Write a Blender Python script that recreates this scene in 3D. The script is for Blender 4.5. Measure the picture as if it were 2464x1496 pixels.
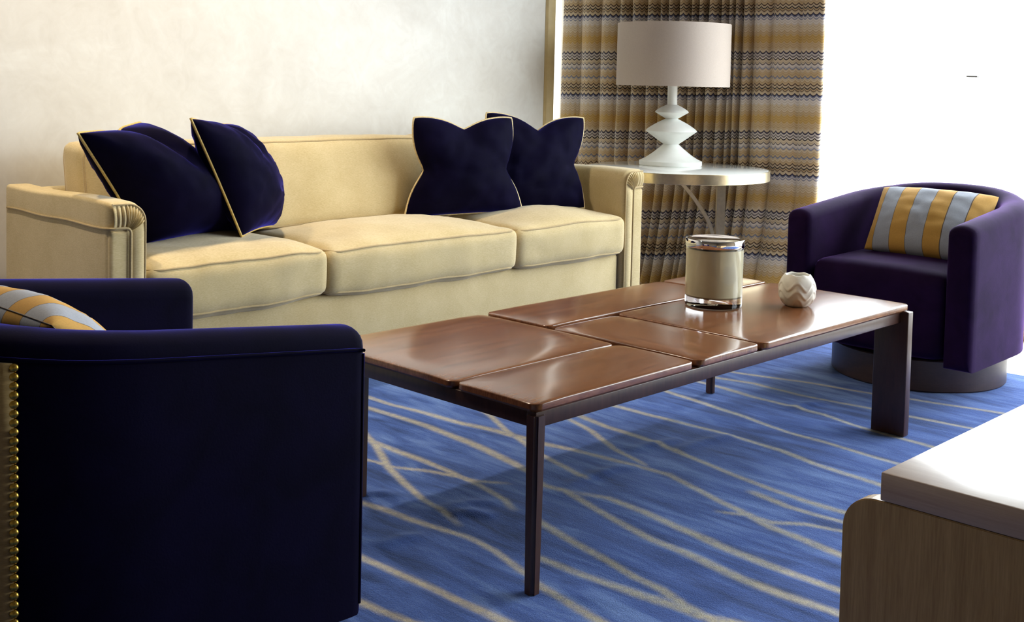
import bpy, bmesh, math, random
import numpy as np
from mathutils import Vector, Matrix, noise

random.seed(7)
for o in list(bpy.data.objects):
    bpy.data.objects.remove(o, do_unlink=True)
scene = bpy.context.scene
COL = scene.collection

# ------------------------------------------------------------------ camera
F_PX, YAW, PITCH, ROLL, PP_Y = 2810.2, 0.76877, 0.0549, -0.0225, 349.3
EYE = Vector((0.0, 0.0, 1.05))
fw = Vector((math.cos(YAW) * math.cos(PITCH), math.sin(YAW) * math.cos(PITCH), -math.sin(PITCH)))
rt0 = Vector((math.sin(YAW), -math.cos(YAW), 0))
dn0 = fw.cross(rt0)
rt = rt0 * math.cos(ROLL) + dn0 * math.sin(ROLL)
dn = -rt0 * math.sin(ROLL) + dn0 * math.cos(ROLL)
cam_data = bpy.data.cameras.new('camera')
cam = bpy.data.objects.new('camera', cam_data)
COL.objects.link(cam)
mw = Matrix.Identity(4)
for i in range(3):
    mw[i][0] = rt[i]; mw[i][1] = -dn[i]; mw[i][2] = -fw[i]; mw[i][3] = EYE[i]
cam.matrix_world = mw
cam_data.sensor_width = 36.0
cam_data.lens = 36.0 * F_PX / 2464.0
cam_data.shift_y = -(748.0 - PP_Y) / 2464.0
cam_data.clip_start = 0.05
scene.camera = cam

# ------------------------------------------------------------------ world, daylight, exposure
world = bpy.data.worlds.new('World')
scene.world = world
world.use_nodes = True
wn = world.node_tree.nodes
wl = world.node_tree.links
tcw = wn.new('ShaderNodeTexCoord'); sxw = wn.new('ShaderNodeSeparateXYZ'); rw = wn.new('ShaderNodeValToRGB')
wl.new(tcw.outputs['Generated'], sxw.inputs[0]); wl.new(sxw.outputs[2], rw.inputs[0])
rw.color_ramp.elements[0].position = 0.0; rw.color_ramp.elements[0].color = (0.27, 0.27, 0.26, 1)
rw.color_ramp.elements[1].position = 0.03; rw.color_ramp.elements[1].color = (0.90, 0.96, 1.0, 1)
wl.new(rw.outputs[0], wn['Background'].inputs[0])
wn['Background'].inputs[1].default_value = 10.5
scene.cycles.max_bounces = 8
scene.cycles.diffuse_bounces = 4
scene.cycles.glossy_bounces = 4
scene.cycles.transparent_max_bounces = 8
scene.cycles.caustics_reflective = False
scene.view_settings.view_transform = 'Standard'
scene.view_settings.look = 'None'
scene.view_settings.gamma = 1.0
scene.view_settings.use_curve_mapping = False
scene.view_settings.exposure = 0.40

DOWN_W = 112.0
WIN_X = 5.10
WIN_Y0, WIN_Y1, WIN_Z0, WIN_Z1 = -2.6, 4.60, 0.11, 2.70
portal = bpy.data.lights.new('window_portal', 'AREA')
portal.shape = 'RECTANGLE'
portal.size = WIN_Z1 - WIN_Z0
portal.size_y = WIN_Y1 - WIN_Y0
portal.cycles.is_portal = True
po = bpy.data.objects.new('window_portal', portal)
COL.objects.link(po)
po.location = (WIN_X + 0.06, (WIN_Y0 + WIN_Y1) / 2, (WIN_Z0 + WIN_Z1) / 2)
po.rotation_euler = (0, math.radians(90), 0)

# ------------------------------------------------------------------ material helpers
def nmat(name):
    m = bpy.data.materials.new(name)
    m.use_nodes = True
    nt = m.node_tree
    return m, nt, nt.nodes['Principled BSDF']

def node(nt, kind, **kw):
    n = nt.nodes.new(kind)
    for k, v in kw.items():
        setattr(n, k, v)
    return n

def setin(n, **kw):
    for k, v in kw.items():
        n.inputs[k.replace('_', ' ')].default_value = v

def ramp(nt, fac, stops, interp='LINEAR'):
    r = node(nt, 'ShaderNodeValToRGB')
    cr = r.color_ramp
    cr.interpolation = interp
    while len(cr.elements) < len(stops):
        cr.elements.new(0.5)
    for e, (p, c) in zip(cr.elements, stops):
        e.position = p
        e.color = (c[0], c[1], c[2], 1)
    nt.links.new(fac, r.inputs[0])
    return r.outputs[0]

def texco(nt, out='Object', scale=(1, 1, 1)):
    tc = node(nt, 'ShaderNodeTexCoord')
    mp = node(nt, 'ShaderNodeMapping')
    mp.inputs['Scale'].default_value = scale
    nt.links.new(tc.outputs[out], mp.inputs[0])
    return mp.outputs[0]

def noise_tex(nt, vec, scale, detail=3, rough=0.55, dist=0.0):
    n = node(nt, 'ShaderNodeTexNoise')
    n.inputs['Scale'].default_value = scale
    n.inputs['Detail'].default_value = detail
    n.inputs['Roughness'].default_value = rough
    n.inputs['Distortion'].default_value = dist
    nt.links.new(vec, n.inputs['Vector'])
    return n.outputs['Fac']

def bump(nt, b, height, strength, dist=0.002):
    bn = node(nt, 'ShaderNodeBump')
    bn.inputs['Strength'].default_value = strength
    bn.inputs['Distance'].default_value = dist
    nt.links.new(height, bn.inputs['Height'])
    nt.links.new(bn.outputs[0], b.inputs['Normal'])

def plain(name, col, rough=0.5, metal=0.0, noise_amt=0.06, scale=30, spec=0.5):
    m, nt, b = nmat(name)
    v = texco(nt)
    f = noise_tex(nt, v, scale)
    lo = tuple(max(0, c * (1 - noise_amt)) for c in col)
    hi = tuple(min(1, c * (1 + noise_amt)) for c in col)
    nt.links.new(ramp(nt, f, [(0.3, lo), (0.7, hi)]), b.inputs['Base Color'])
    setin(b, Roughness=rough, Metallic=metal)
    b.inputs['Specular IOR Level'].default_value = spec
    return m

def velvet(name, col, sheen_col, sheen=1.0, rough=0.75):
    m, nt, b = nmat(name)
    v = texco(nt)
    f = noise_tex(nt, v, 9, 3, 0.6, 0.6)
    f2 = noise_tex(nt, v, 260, 2)
    c = ramp(nt, f, [(0.3, tuple(x * 0.7 for x in col)), (0.7, tuple(x * 1.25 for x in col))])
    nt.links.new(c, b.inputs['Base Color'])
    setin(b, Roughness=rough)
    b.inputs['Specular IOR Level'].default_value = 0.04
    nt.links.new(ramp(nt, noise_tex(nt, v, 6, 3, 0.55, 0.3), [(0.38, (sheen * 0.55,) * 3), (0.62, (sheen * 1.3,) * 3)]), b.inputs['Sheen Weight'])
    b.inputs['Sheen Roughness'].default_value = 0.27
    b.inputs['Sheen Tint'].default_value = (*sheen_col, 1)
    bump(nt, b, f2, 0.25, 0.0008)
    return m

def fabric(name, lo, hi, rough=0.85, stretch=(40, 40, 220), sheen=0.25):
    m, nt, b = nmat(name)
    v = texco(nt, 'Object', stretch)
    f = noise_tex(nt, v, 3.0, 3, 0.6)
    v2 = texco(nt)
    g = noise_tex(nt, v2, 7, 4, 0.6)
    mx = node(nt, 'ShaderNodeMath', operation='MULTIPLY_ADD')
    nt.links.new(f, mx.inputs[0]); mx.inputs[1].default_value = 0.6
    g2 = node(nt, 'ShaderNodeMath', operation='MULTIPLY')
    nt.links.new(g, g2.inputs[0]); g2.inputs[1].default_value = 0.4
    nt.links.new(g2.outputs[0], mx.inputs[2])
    nt.links.new(ramp(nt, mx.outputs[0], [(0.35, lo), (0.65, hi)]), b.inputs['Base Color'])
    setin(b, Roughness=rough)
    b.inputs['Specular IOR Level'].default_value = 0.25
    b.inputs['Sheen Weight'].default_value = sheen
    bump(nt, b, f, 0.25, 0.0008)
    return m

def wood(name, dark, light, rough, stretch, scale=2.0, spec=0.5, coat=0.0, gscale=1.0):
    m, nt, b = nmat(name)
    v = texco(nt, 'Object', stretch)
    f = noise_tex(nt, v, scale, 6, 0.65, 0.4)
    f2 = noise_tex(nt, v, scale * 6 * gscale, 3, 0.7)
    mix = node(nt, 'ShaderNodeMath', operation='MULTIPLY_ADD')
    nt.links.new(f2, mix.inputs[0]); mix.inputs[1].default_value = 0.45
    h = node(nt, 'ShaderNodeMath', operation='MULTIPLY')
    nt.links.new(f, h.inputs[0]); h.inputs[1].default_value = 0.55
    nt.links.new(h.outputs[0], mix.inputs[2])
    nt.links.new(ramp(nt, mix.outputs[0], [(0.34, dark), (0.5, tuple((a + c) / 2 for a, c in zip(dark, light))), (0.66, light)]), b.inputs['Base Color'])
    setin(b, Roughness=rough)
    b.inputs['Specular IOR Level'].default_value = spec
    b.inputs['Coat Weight'].default_value = coat
    b.inputs['Coat Roughness'].default_value = 0.12
    bump(nt, b, f2, 0.02, 0.0004)
    return m

M = {}
M['sofa'] = fabric('sofa_linen_velvet', (0.46, 0.355, 0.165), (0.61, 0.49, 0.275))
M['sofa_welt'] = fabric('sofa_welt_cloth', (0.38, 0.28, 0.13), (0.50, 0.38, 0.20))
M['navy'] = velvet('navy_velvet', (0.0024, 0.0016, 0.0125), (0.10, 0.09, 0.75), 0.65)
M['plum'] = velvet('plum_velvet', (0.0135, 0.0048, 0.027), (0.30, 0.14, 0.56), 0.5)
M['tan'] = fabric('tan_back_cloth', (0.30, 0.20, 0.07), (0.42, 0.29, 0.12))
M['gold_cord'] = plain('gold_cord', (0.55, 0.38, 0.10), 0.55, 0.0, 0.25, 180)
M['ivory_cord'] = plain('ivory_gold_cord', (0.70, 0.56, 0.30), 0.6, 0.0, 0.2, 180)
M['brass'] = plain('brushed_brass', (0.62, 0.48, 0.22), 0.32, 1.0, 0.12, 60)
M['champagne'] = plain('champagne_metal', (0.72, 0.62, 0.42), 0.30, 1.0, 0.08, 60)
M['nail'] = plain('antique_brass_nail', (0.60, 0.40, 0.08), 0.35, 1.0, 0.25, 300)
M['chrome'] = plain('chrome_lid', (0.82, 0.82, 0.84), 0.06, 1.0, 0.02, 20)
M['walnut'] = wood('walnut_top', (0.092, 0.030, 0.012), (0.28, 0.112, 0.046), 0.20, (1.6, 22, 6), 2.0, 0.5, 0.35)
M['walnut_cross'] = wood('walnut_top_cross', (0.092, 0.030, 0.012), (0.28, 0.112, 0.046), 0.20, (22, 1.6, 6), 2.0, 0.5, 0.35)
M['walnut_dark'] = wood('walnut_frame', (0.030, 0.012, 0.008), (0.065, 0.027, 0.018), 0.30, (9, 9, 1.5), 2.0)
M['oak'] = wood('cabinet_oak', (0.40, 0.25, 0.095), (0.64, 0.44, 0.20), 0.42, (30, 30, 1.6), 2.0, 0.5)
M['oak_top'] = wood('cabinet_oak_top', (0.46, 0.33, 0.26), (0.60, 0.47, 0.38), 0.30, (30, 1.6, 30), 2.0, 0.5, 0.3)
M['chair_base'] = wood('chair_base_wood', (0.022, 0.011, 0.010), (0.045, 0.022, 0.019), 0.4, (5, 5, 20), 2.0)
M['plaster'] = plain('lamp_plaster', (0.80, 0.82, 0.79), 0.55, 0, 0.03, 25)
M['white_glass'] = plain('white_glass_top', (0.82, 0.84, 0.82), 0.08, 0, 0.02, 12)
M['ceramic'] = plain('white_bisque', (0.74, 0.71, 0.64), 0.55, 0, 0.04, 40)
M['wax'] = plain('candle_wax', (0.92, 0.83, 0.56), 0.5, 0, 0.06, 14)
M['pale_floor'] = plain('pale_floor', (0.72, 0.68, 0.62), 0.35, 0, 0.06, 6)
M['ceiling'] = plain('ceiling_paint', (0.24, 0.225, 0.20), 0.9, 0, 0.02, 4)
M['room_wall'] = plain('warm_room_wall', (0.20, 0.15, 0.10), 0.8, 0, 0.03, 4)
M['frame_white'] = plain('window_frame_paint', (0.80, 0.80, 0.78), 0.4, 0, 0.02, 9)
M['sill_wood'] = wood('sill_wood', (0.42, 0.26, 0.13), (0.60, 0.40, 0.22), 0.4, (20, 1.5, 20))
M['shaded_wall_end'] = plain('gold_tan_wall_shade', (0.50, 0.38, 0.18), 0.55, 0, 0.08, 20)  # gold-tan colour stands in for shade on the wall's edge
M['grey_metal'] = plain('grey_latch', (0.20, 0.20, 0.20), 0.4, 0.6, 0.05, 40)

# polished plaster wall: mottled, faintly glossy
m, nt, b = nmat('polished_plaster_wall')
v = texco(nt)
a = noise_tex(nt, v, 2.3, 6, 0.62, 1.4)
c = noise_tex(nt, v, 11, 4, 0.6, 2.0)
ad = node(nt, 'ShaderNodeMath', operation='MULTIPLY_ADD')
nt.links.new(c, ad.inputs[0]); ad.inputs[1].default_value = 0.35
h = node(nt, 'ShaderNodeMath', operation='MULTIPLY'); nt.links.new(a, h.inputs[0]); h.inputs[1].default_value = 0.65
nt.links.new(h.outputs[0], ad.inputs[2])
nt.links.new(ramp(nt, ad.outputs[0], [(0.32, (0.61, 0.58, 0.52)), (0.50, (0.67, 0.645, 0.59)), (0.68, (0.74, 0.73, 0.68))]), b.inputs['Base Color'])
nt.links.new(ramp(nt, ad.outputs[0], [(0.3, (0.46,) * 3), (0.7, (0.32,) * 3)]), b.inputs['Roughness'])
bump(nt, b, ad.outputs[0], 0.05, 0.01)
M['wall'] = m

# lamp shade: thin linen, lets some light through
m, nt, b = nmat('lamp_shade_linen')
v = texco(nt, 'Object', (60, 60, 240))
f = noise_tex(nt, v, 3, 3)
cc = ramp(nt, f, [(0.3, (0.62, 0.54, 0.48)), (0.7, (0.70, 0.62, 0.56))])
nt.links.new(cc, b.inputs['Base Color'])
setin(b, Roughness=0.85)
tr = node(nt, 'ShaderNodeBsdfTranslucent')
nt.links.new(cc, tr.inputs[0])
mx = node(nt, 'ShaderNodeMixShader'); mx.inputs[0].default_value = 0.3
nt.links.new(b.outputs[0], mx.inputs[1]); nt.links.new(tr.outputs[0], mx.inputs[2])
nt.links.new(mx.outputs[0], nt.nodes['Material Output'].inputs[0])
M['shade'] = m

# glass (clear) and window pane
m, nt, b = nmat('clear_glass')
f = noise_tex(nt, texco(nt), 3)
nt.links.new(ramp(nt, f, [(0.3, (0.97, 0.98, 0.98)), (0.7, (1, 1, 1))]), b.inputs['Base Color'])
setin(b, Roughness=0.01, IOR=1.47)
b.inputs['Transmission Weight'].default_value = 1.0
M['glass'] = m
m, nt, b = nmat('window_pane')
tr = node(nt, 'ShaderNodeBsdfTransparent')
gl = node(nt, 'ShaderNodeBsdfGlossy'); gl.inputs['Roughness'].default_value = 0.02
f = noise_tex(nt, texco(nt), 2)
nt.links.new(ramp(nt, f, [(0.3, (0.97, 0.98, 0.98)), (0.7, (0.99, 1, 1))]), tr.inputs[0])
mx = node(nt, 'ShaderNodeMixShader'); mx.inputs[0].default_value = 0.05
nt.links.new(tr.outputs[0], mx.inputs[1]); nt.links.new(gl.outputs[0], mx.inputs[2])
nt.links.new(mx.outputs[0], nt.nodes['Material Output'].inputs[0])
M['pane'] = m

# striped pillow cloth (ochre and blue grey), stripes run along v of the cloth
m, nt, b = nmat('striped_pillow_cloth')
uv = node(nt, 'ShaderNodeUVMap'); uv.uv_map = 'UVMap'
sx = node(nt, 'ShaderNodeSeparateXYZ'); nt.links.new(uv.outputs[0], sx.inputs[0])
OC, BL, SE = (0.54, 0.30, 0.060), (0.34, 0.37, 0.44), (0.10, 0.07, 0.05)
stops = [(0.0, OC)]
edges = [0.075, 0.235, 0.385, 0.545, 0.695, 0.855]
cols = [BL, OC, BL, OC, BL, OC]
for e, cl in zip(edges, cols):
    stops += [(e, SE), (e + 0.005, cl)]
sc_ = ramp(nt, sx.outputs[0], stops, 'CONSTANT')
g = noise_tex(nt, texco(nt, 'Object', (160, 160, 160)), 2, 3)
ml = node(nt, 'ShaderNodeMix', data_type='RGBA', blend_type='MULTIPLY'); ml.inputs['Factor'].default_value = 0.5
nt.links.new(sc_, ml.inputs[6])
nt.links.new(ramp(nt, g, [(0.3, (0.7,) * 3), (0.7, (1, 1, 1))]), ml.inputs[7])
nt.links.new(ml.outputs[2], b.inputs['Base Color'])
setin(b, Roughness=0.85)
bump(nt, b, g, 0.2, 0.0006)
M['stripe'] = m

# rug: dyed blue ground with pale lines (mask attribute holds where the lines are woven)
m, nt, b = nmat('rug_pile')
at = node(nt, 'ShaderNodeAttribute'); at.attribute_name = 'line_mask'
v = texco(nt, 'Object')
fine = noise_tex(nt, v, 320, 2, 0.6)
streak = noise_tex(nt, texco(nt, 'Object', (9, 1.6, 1)), 2.2, 5, 0.6, 0.5)
big = noise_tex(nt, v, 1.3, 3)
sm = node(nt, 'ShaderNodeMath', operation='MULTIPLY_ADD'); nt.links.new(streak, sm.inputs[0]); sm.inputs[1].default_value = 0.6
hb = node(nt, 'ShaderNodeMath', operation='MULTIPLY'); nt.links.new(big, hb.inputs[0]); hb.inputs[1].default_value = 0.4
nt.links.new(hb.outputs[0], sm.inputs[2])
ground = ramp(nt, sm.outputs[0], [(0.36, (0.013, 0.034, 0.135)), (0.5, (0.048, 0.102, 0.345)), (0.64, (0.14, 0.235, 0.52))])
linec = ramp(nt, streak, [(0.3, (0.32, 0.29, 0.21)), (0.7, (0.50, 0.47, 0.38))])
brk = node(nt, 'ShaderNodeMath', operation='MULTIPLY')
nt.links.new(at.outputs['Fac'], brk.inputs[0])
nt.links.new(ramp(nt, noise_tex(nt, v, 60, 3), [(0.3, (0.62,) * 3), (0.6, (1, 1, 1))]), brk.inputs[1])
mm = node(nt, 'ShaderNodeMix', data_type='RGBA')
nt.links.new(brk.outputs[0], mm.inputs['Factor']); nt.links.new(ground, mm.inputs[6]); nt.links.new(linec, mm.inputs[7])
m2 = node(nt, 'ShaderNodeMix', data_type='RGBA', blend_type='MULTIPLY'); m2.inputs['Factor'].default_value = 0.55
nt.links.new(mm.outputs[2], m2.inputs[6])
nt.links.new(ramp(nt, fine, [(0.3, (0.5,) * 3), (0.7, (1, 1, 1))]), m2.inputs[7])
nt.links.new(m2.outputs[2], b.inputs['Base Color'])
setin(b, Roughness=0.9)
b.inputs['Specular IOR Level'].default_value = 0.1
b.inputs['Sheen Weight'].default_value = 0.26
b.inputs['Sheen Roughness'].default_value = 0.35
b.inputs['Sheen Tint'].default_value = (0.60, 0.72, 1.0, 1)
bump(nt, b, fine, 0.5, 0.004)
M['rug'] = m

# curtain: scalloped flame stitch bands, repeat every 0.39 m of cloth
m, nt, b = nmat('flame_stitch_curtain')
uv = node(nt, 'ShaderNodeUVMap'); uv.uv_map = 'UVMap'
sx = node(nt, 'ShaderNodeSeparateXYZ'); nt.links.new(uv.outputs[0], sx.inputs[0])
def mth(op, a, bb=None, cc=None):
    n = node(nt, 'ShaderNodeMath', operation=op)
    for i, q in enumerate((a, bb, cc)):
        if q is None: continue
        if isinstance(q, (int, float)): n.inputs[i].default_value = q
        else: nt.links.new(q, n.inputs[i])
    return n.outputs[0]
CPER, CZ0 = 0.400, 1.2260
sc1 = mth('ABSOLUTE', mth('SINE', mth('MULTIPLY', sx.outputs[0], math.pi / 0.031)))
zz = mth('ADD', sx.outputs[1], mth('MULTIPLY', sc1, 0.0115))
ph = mth('FRACT', mth('MULTIPLY', mth('SUBTRACT', CZ0 + 8 * CPER, zz), 1 / CPER))
NV, BK, BR, BE, GR, TA, OCH, PA, BG = (0.022, 0.016, 0.05), (0.018, 0.012, 0.016), (0.075, 0.035, 0.022), (0.58, 0.47, 0.33), (0.17, 0.14, 0.15), (0.52, 0.38, 0.22), (0.52, 0.34, 0.11), (0.63, 0.57, 0.53), (0.20, 0.22, 0.33)
seq = [(0.0, NV), (0.018, PA), (0.036, GR), (0.055, PA), (0.075, BK), (0.092, BE), (0.140, GR), (0.155, PA), (0.195, BG),
       (0.210, BE), (0.25, TA), (0.305, BG), (0.325, BE), (0.36, TA), (0.40, BR), (0.415, BE), (0.440, BK), (0.455, TA),
       (0.475, BR), (0.487, BE), (0.525, NV), (0.543, BG), (0.56, PA), (0.575, BG), (0.588, PA), (0.66, BE), (0.74, TA), (0.79, OCH), (0.88, TA), (0.96, BE)]
base = ramp(nt, ph, seq, 'CONSTANT')
# faint secondary scallops
fl = mth('FRACT', mth('MULTIPLY', zz, 1 / 0.0125))
faint = mth('LESS_THAN', fl, 0.35)
nz = noise_tex(nt, texco(nt, 'Object', (1, 3, 8)), 3.0, 2)
fm = mth('MULTIPLY', faint, mth('MULTIPLY', nz, 0.75))
mm = node(nt, 'ShaderNodeMix', data_type='RGBA', blend_type='MULTIPLY')
nt.links.new(fm, mm.inputs['Factor']); nt.links.new(base, mm.inputs[6]); mm.inputs[7].default_value = (0.42, 0.36, 0.26, 1)
nt.links.new(mm.outputs[2], b.inputs['Base Color'])
setin(b, Roughness=0.7)
b.inputs['Sheen Weight'].default_value = 0.2
tr = node(nt, 'ShaderNodeBsdfTranslucent')
nt.links.new(mm.outputs[2], tr.inputs[0])
mx = node(nt, 'ShaderNodeMixShader'); mx.inputs[0].default_value = 0.12
nt.links.new(b.outputs[0], mx.inputs[1]); nt.links.new(tr.outputs[0], mx.inputs[2])
nt.links.new(mx.outputs[0], nt.nodes['Material Output'].inputs[0])
M['curtain'] = m

# ------------------------------------------------------------------ object helpers
def tag(o, label, cat, group=None, kind=None):
    o['label'] = label
    o['category'] = cat
    if group: o['group'] = group
    if kind: o['kind'] = kind
    return o

def empty(name, loc):
    o = bpy.data.objects.new(name, None)
    o.empty_display_size = 0.1
    o.location = loc
    COL.objects.link(o)
    return o

def link(name, me, mat, parent=None):
    o = bpy.data.objects.new(name, me)
    COL.objects.link(o)
    if mat is not None:
        me.materials.append(M[mat] if isinstance(mat, str) else mat)
    if parent is not None:
        o.parent = parent
        base = parent
        off = Vector((0, 0, 0))
        while base is not None:
            off += base.location
            base = base.parent
        me.transform(Matrix.Translation(-off))
    return o

def mesh_from(name, verts, faces, smooth=True, uvs=None):
    me = bpy.data.meshes.new(name)
    me.from_pydata([tuple(map(float, p)) for p in verts], [], faces)
    me.update()
    if smooth:
        me.polygons.foreach_set('use_smooth', [True] * len(me.polygons))
    if uvs is not None:
        ul = me.uv_layers.new(name='UVMap')
        li = np.empty(len(me.loops), dtype=np.int32)
        me.loops.foreach_get('vertex_index', li)
        ul.data.foreach_set('uv', np.asarray(uvs, dtype=np.float32)[li].ravel())
    return me

def grid_faces(nu, nv, wrap_u=False, wrap_v=False, off=0):
    fs = []
    for i in range(nu if wrap_u else nu - 1):
        for j in range(nv if wrap_v else nv - 1):
            a = i * nv + j; b_ = ((i + 1) % nu) * nv + j
            c_ = ((i + 1) % nu) * nv + (j + 1) % nv; d_ = i * nv + (j + 1) % nv
            fs.append((a + off, b_ + off, c_ + off, d_ + off))
    return fs

def structure(o, label=None, cat=None):
    o['kind'] = 'structure'
    if label: o['label'] = label
    if cat: o['category'] = cat
    return o

def box_me(name, lo, hi, bev=0.0, seg=3, smooth=True):
    bm = bmesh.new()
    bmesh.ops.create_cube(bm, size=1)
    for v in bm.verts:
        for k in range(3):
            v.co[k] = lo[k] + (v.co[k] + 0.5) * (hi[k] - lo[k])
    if bev > 0:
        bmesh.ops.bevel(bm, geom=list(bm.edges), offset=bev, segments=seg, affect='EDGES', profile=0.5)
    me = bpy.data.meshes.new(name)
    bm.to_mesh(me); bm.free()
    if smooth and bev > 0:
        me.polygons.foreach_set('use_smooth', [True] * len(me.polygons))
        try: me.set_sharp_from_angle(angle=math.radians(40))
        except Exception: pass
    return me

def box(name, lo, hi, mat, parent=None, bev=0.0, seg=3):
    return link(name, box_me(name, lo, hi, bev, seg), mat, parent)

def tube_me(name, pts, r, closed=False, n=8, caps=True):
    pts = [Vector(p) for p in pts]
    N = len(pts)
    verts, faces = [], []
    prev = None
    for i, p in enumerate(pts):
        if closed: t = pts[(i + 1) % N] - pts[i - 1]
        else: t = pts[min(i + 1, N - 1)] - pts[max(i - 1, 0)]
        if t.length < 1e-9: t = Vector((0, 0, 1))
        t.normalize()
        if prev is None:
            up = Vector((0, 0, 1)) if abs(t.z) < 0.9 else Vector((1, 0, 0))
            nrm = t.cross(up).normalized()
        else:
            nrm = (prev - t * prev.dot(t)).normalized()
        prev = nrm
        bn = t.cross(nrm)
        rr = r(i / (N - 1)) if callable(r) else r
        for k in range(n):
            a = 2 * math.pi * k / n
            verts.append(p + nrm * math.cos(a) * rr + bn * math.sin(a) * rr)
    faces = grid_faces(N, n, closed, True)
    if caps and not closed:
        faces.append(tuple(range(n))[::-1]); faces.append(tuple(range((N - 1) * n, N * n)))
    return mesh_from(name, verts, faces)

def tube(name, pts, r, mat, parent=None, closed=False, n=8):
    return link(name, tube_me(name, pts, r, closed, n), mat, parent)

def lathe_me(name, prof, n=64, center=(0, 0, 0), sharp=35):
    verts, faces = [], []
    for (r, z) in prof:
        for k in range(n):
            a = 2 * math.pi * k / n
            verts.append((center[0] + r * math.cos(a), center[1] + r * math.sin(a), center[2] + z))
    faces = grid_faces(len(prof), n, False, True)
    faces = [f[::-1] for f in faces]
    me = mesh_from(name, verts, faces)
    bm = bmesh.new(); bm.from_mesh(me)
    bmesh.ops.remove_doubles(bm, verts=bm.verts, dist=1e-6)
    bmesh.ops.recalc_face_normals(bm, faces=bm.faces)
    bm.to_mesh(me); bm.free()
    me.polygons.foreach_set('use_smooth', [True] * len(me.polygons))
    try: me.set_sharp_from_angle(angle=math.radians(sharp))
    except Exception: pass
    return me

def lathe(name, prof, mat, parent=None, n=64, center=(0, 0, 0), sharp=35):
    return link(name, lathe_me(name, prof, n, center, sharp), mat, parent)

def catmull(pts, k=8):
    pts = [np.array(p, float) for p in pts]
    P = [2 * pts[0] - pts[1]] + pts + [2 * pts[-1] - pts[-2]]
    out = []
    for i in range(1, len(P) - 2):
        for s in range(k):
            t = s / k
            out.append(0.5 * (2 * P[i] + (P[i + 1] - P[i - 1]) * t + (2 * P[i - 1] - 5 * P[i] + 4 * P[i + 1] - P[i + 2]) * t * t + (3 * P[i] - P[i - 1] - 3 * P[i + 1] + P[i + 2]) * t ** 3))
    out.append(pts[-1])
    return out

def nz3(p, s, seed=0.0):
    return noise.noise(Vector((p[0] * s + seed, p[1] * s - seed, p[2] * s + 2 * seed)))

# ------------------------------------------------------------------ the room
RUG_T = 0.012
FZ = -RUG_T                     # floor under the rug; rug top is z = 0
WALL_Y = 3.88
CORNER_X = 4.292
CEIL = 2.75
structure(box('floor', (-3.0, -3.0, FZ - 0.1), (5.4, 4.9, FZ), 'pale_floor'))
structure(box('ceiling', (-3.0, -3.0, CEIL), (5.4, 4.9, CEIL + 0.1), 'ceiling'))
structure(box('wall_back', (-3.0, WALL_Y, FZ), (CORNER_X, 4.75, CEIL), 'wall'))
structure(box('wall_alcove', (CORNER_X, 4.66, FZ), (5.4, 4.75, CEIL), 'wall'))
structure(box('wall_left', (-3.1, -3.0, FZ), (-3.0, 4.75, CEIL), 'room_wall'))
structure(box('wall_front', (-3.0, -3.1, FZ), (5.4, -3.0, CEIL), 'room_wall'))
# rounded strip where the plaster wall ends, its shaded edge painted gold-tan
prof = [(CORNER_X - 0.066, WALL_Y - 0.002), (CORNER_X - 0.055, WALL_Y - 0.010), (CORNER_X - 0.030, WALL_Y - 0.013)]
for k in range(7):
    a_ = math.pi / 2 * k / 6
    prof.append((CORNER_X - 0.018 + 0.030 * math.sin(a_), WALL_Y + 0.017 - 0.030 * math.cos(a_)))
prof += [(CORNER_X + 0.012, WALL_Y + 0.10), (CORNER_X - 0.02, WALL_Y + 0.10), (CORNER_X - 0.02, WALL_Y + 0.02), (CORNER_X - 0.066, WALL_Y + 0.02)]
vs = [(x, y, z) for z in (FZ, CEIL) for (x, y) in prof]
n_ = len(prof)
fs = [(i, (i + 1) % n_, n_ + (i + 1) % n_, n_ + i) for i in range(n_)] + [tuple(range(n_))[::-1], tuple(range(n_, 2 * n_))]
structure(link('shaded_edge_strip', mesh_from('shaded_edge_strip', vs, fs, False), 'shaded_wall_end'))
# window wall: lintel, end pier, low wooden sill
structure(box('wall_right', (WIN_X + 0.02, -3.0, WIN_Z1), (WIN_X + 0.25, 4.75, CEIL), 'wall'))
structure(box('wall_right_pier', (WIN_X + 0.02, -3.0, FZ), (WIN_X + 0.25, WIN_Y0, WIN_Z1), 'wall'))
structure(box('trim_2', (5.088, -3.0, FZ), (WIN_X + 0.25, 4.66, 0.109), 'sill_wood', bev=0.004))
win = empty('window_1', (WIN_X + 0.08, 1.0, 0.109))
structure(win)
muls = [4.575, 3.15, 0.70, -1.0, -2.575]
for y in muls:
    box('window_mullion', (WIN_X + 0.05, y - 0.025, 0.109), (WIN_X + 0.11, y + 0.025, WIN_Z1), 'frame_white', win, 0.003)
box('window_rail', (WIN_X + 0.05, WIN_Y0, WIN_Z1 - 0.05), (WIN_X + 0.11, WIN_Y1, WIN_Z1), 'frame_white', win, 0.003)
box('window_rail', (WIN_X + 0.05, WIN_Y0, 0.109), (WIN_X + 0.11, WIN_Y1, 0.135), 'frame_white', win, 0.003)
for y0, y1 in zip(muls[1:], muls[:-1]):
    box('window_pane', (WIN_X + 0.077, y0 + 0.025, 0.135), (WIN_X + 0.083, y1 - 0.025, WIN_Z1 - 0.05), 'pane', win)
box('window_latch', (WIN_X + 0.045, 2.125, 1.112), (WIN_X + 0.077, 2.175, 1.120), 'grey_metal', win, 0.002)

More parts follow.
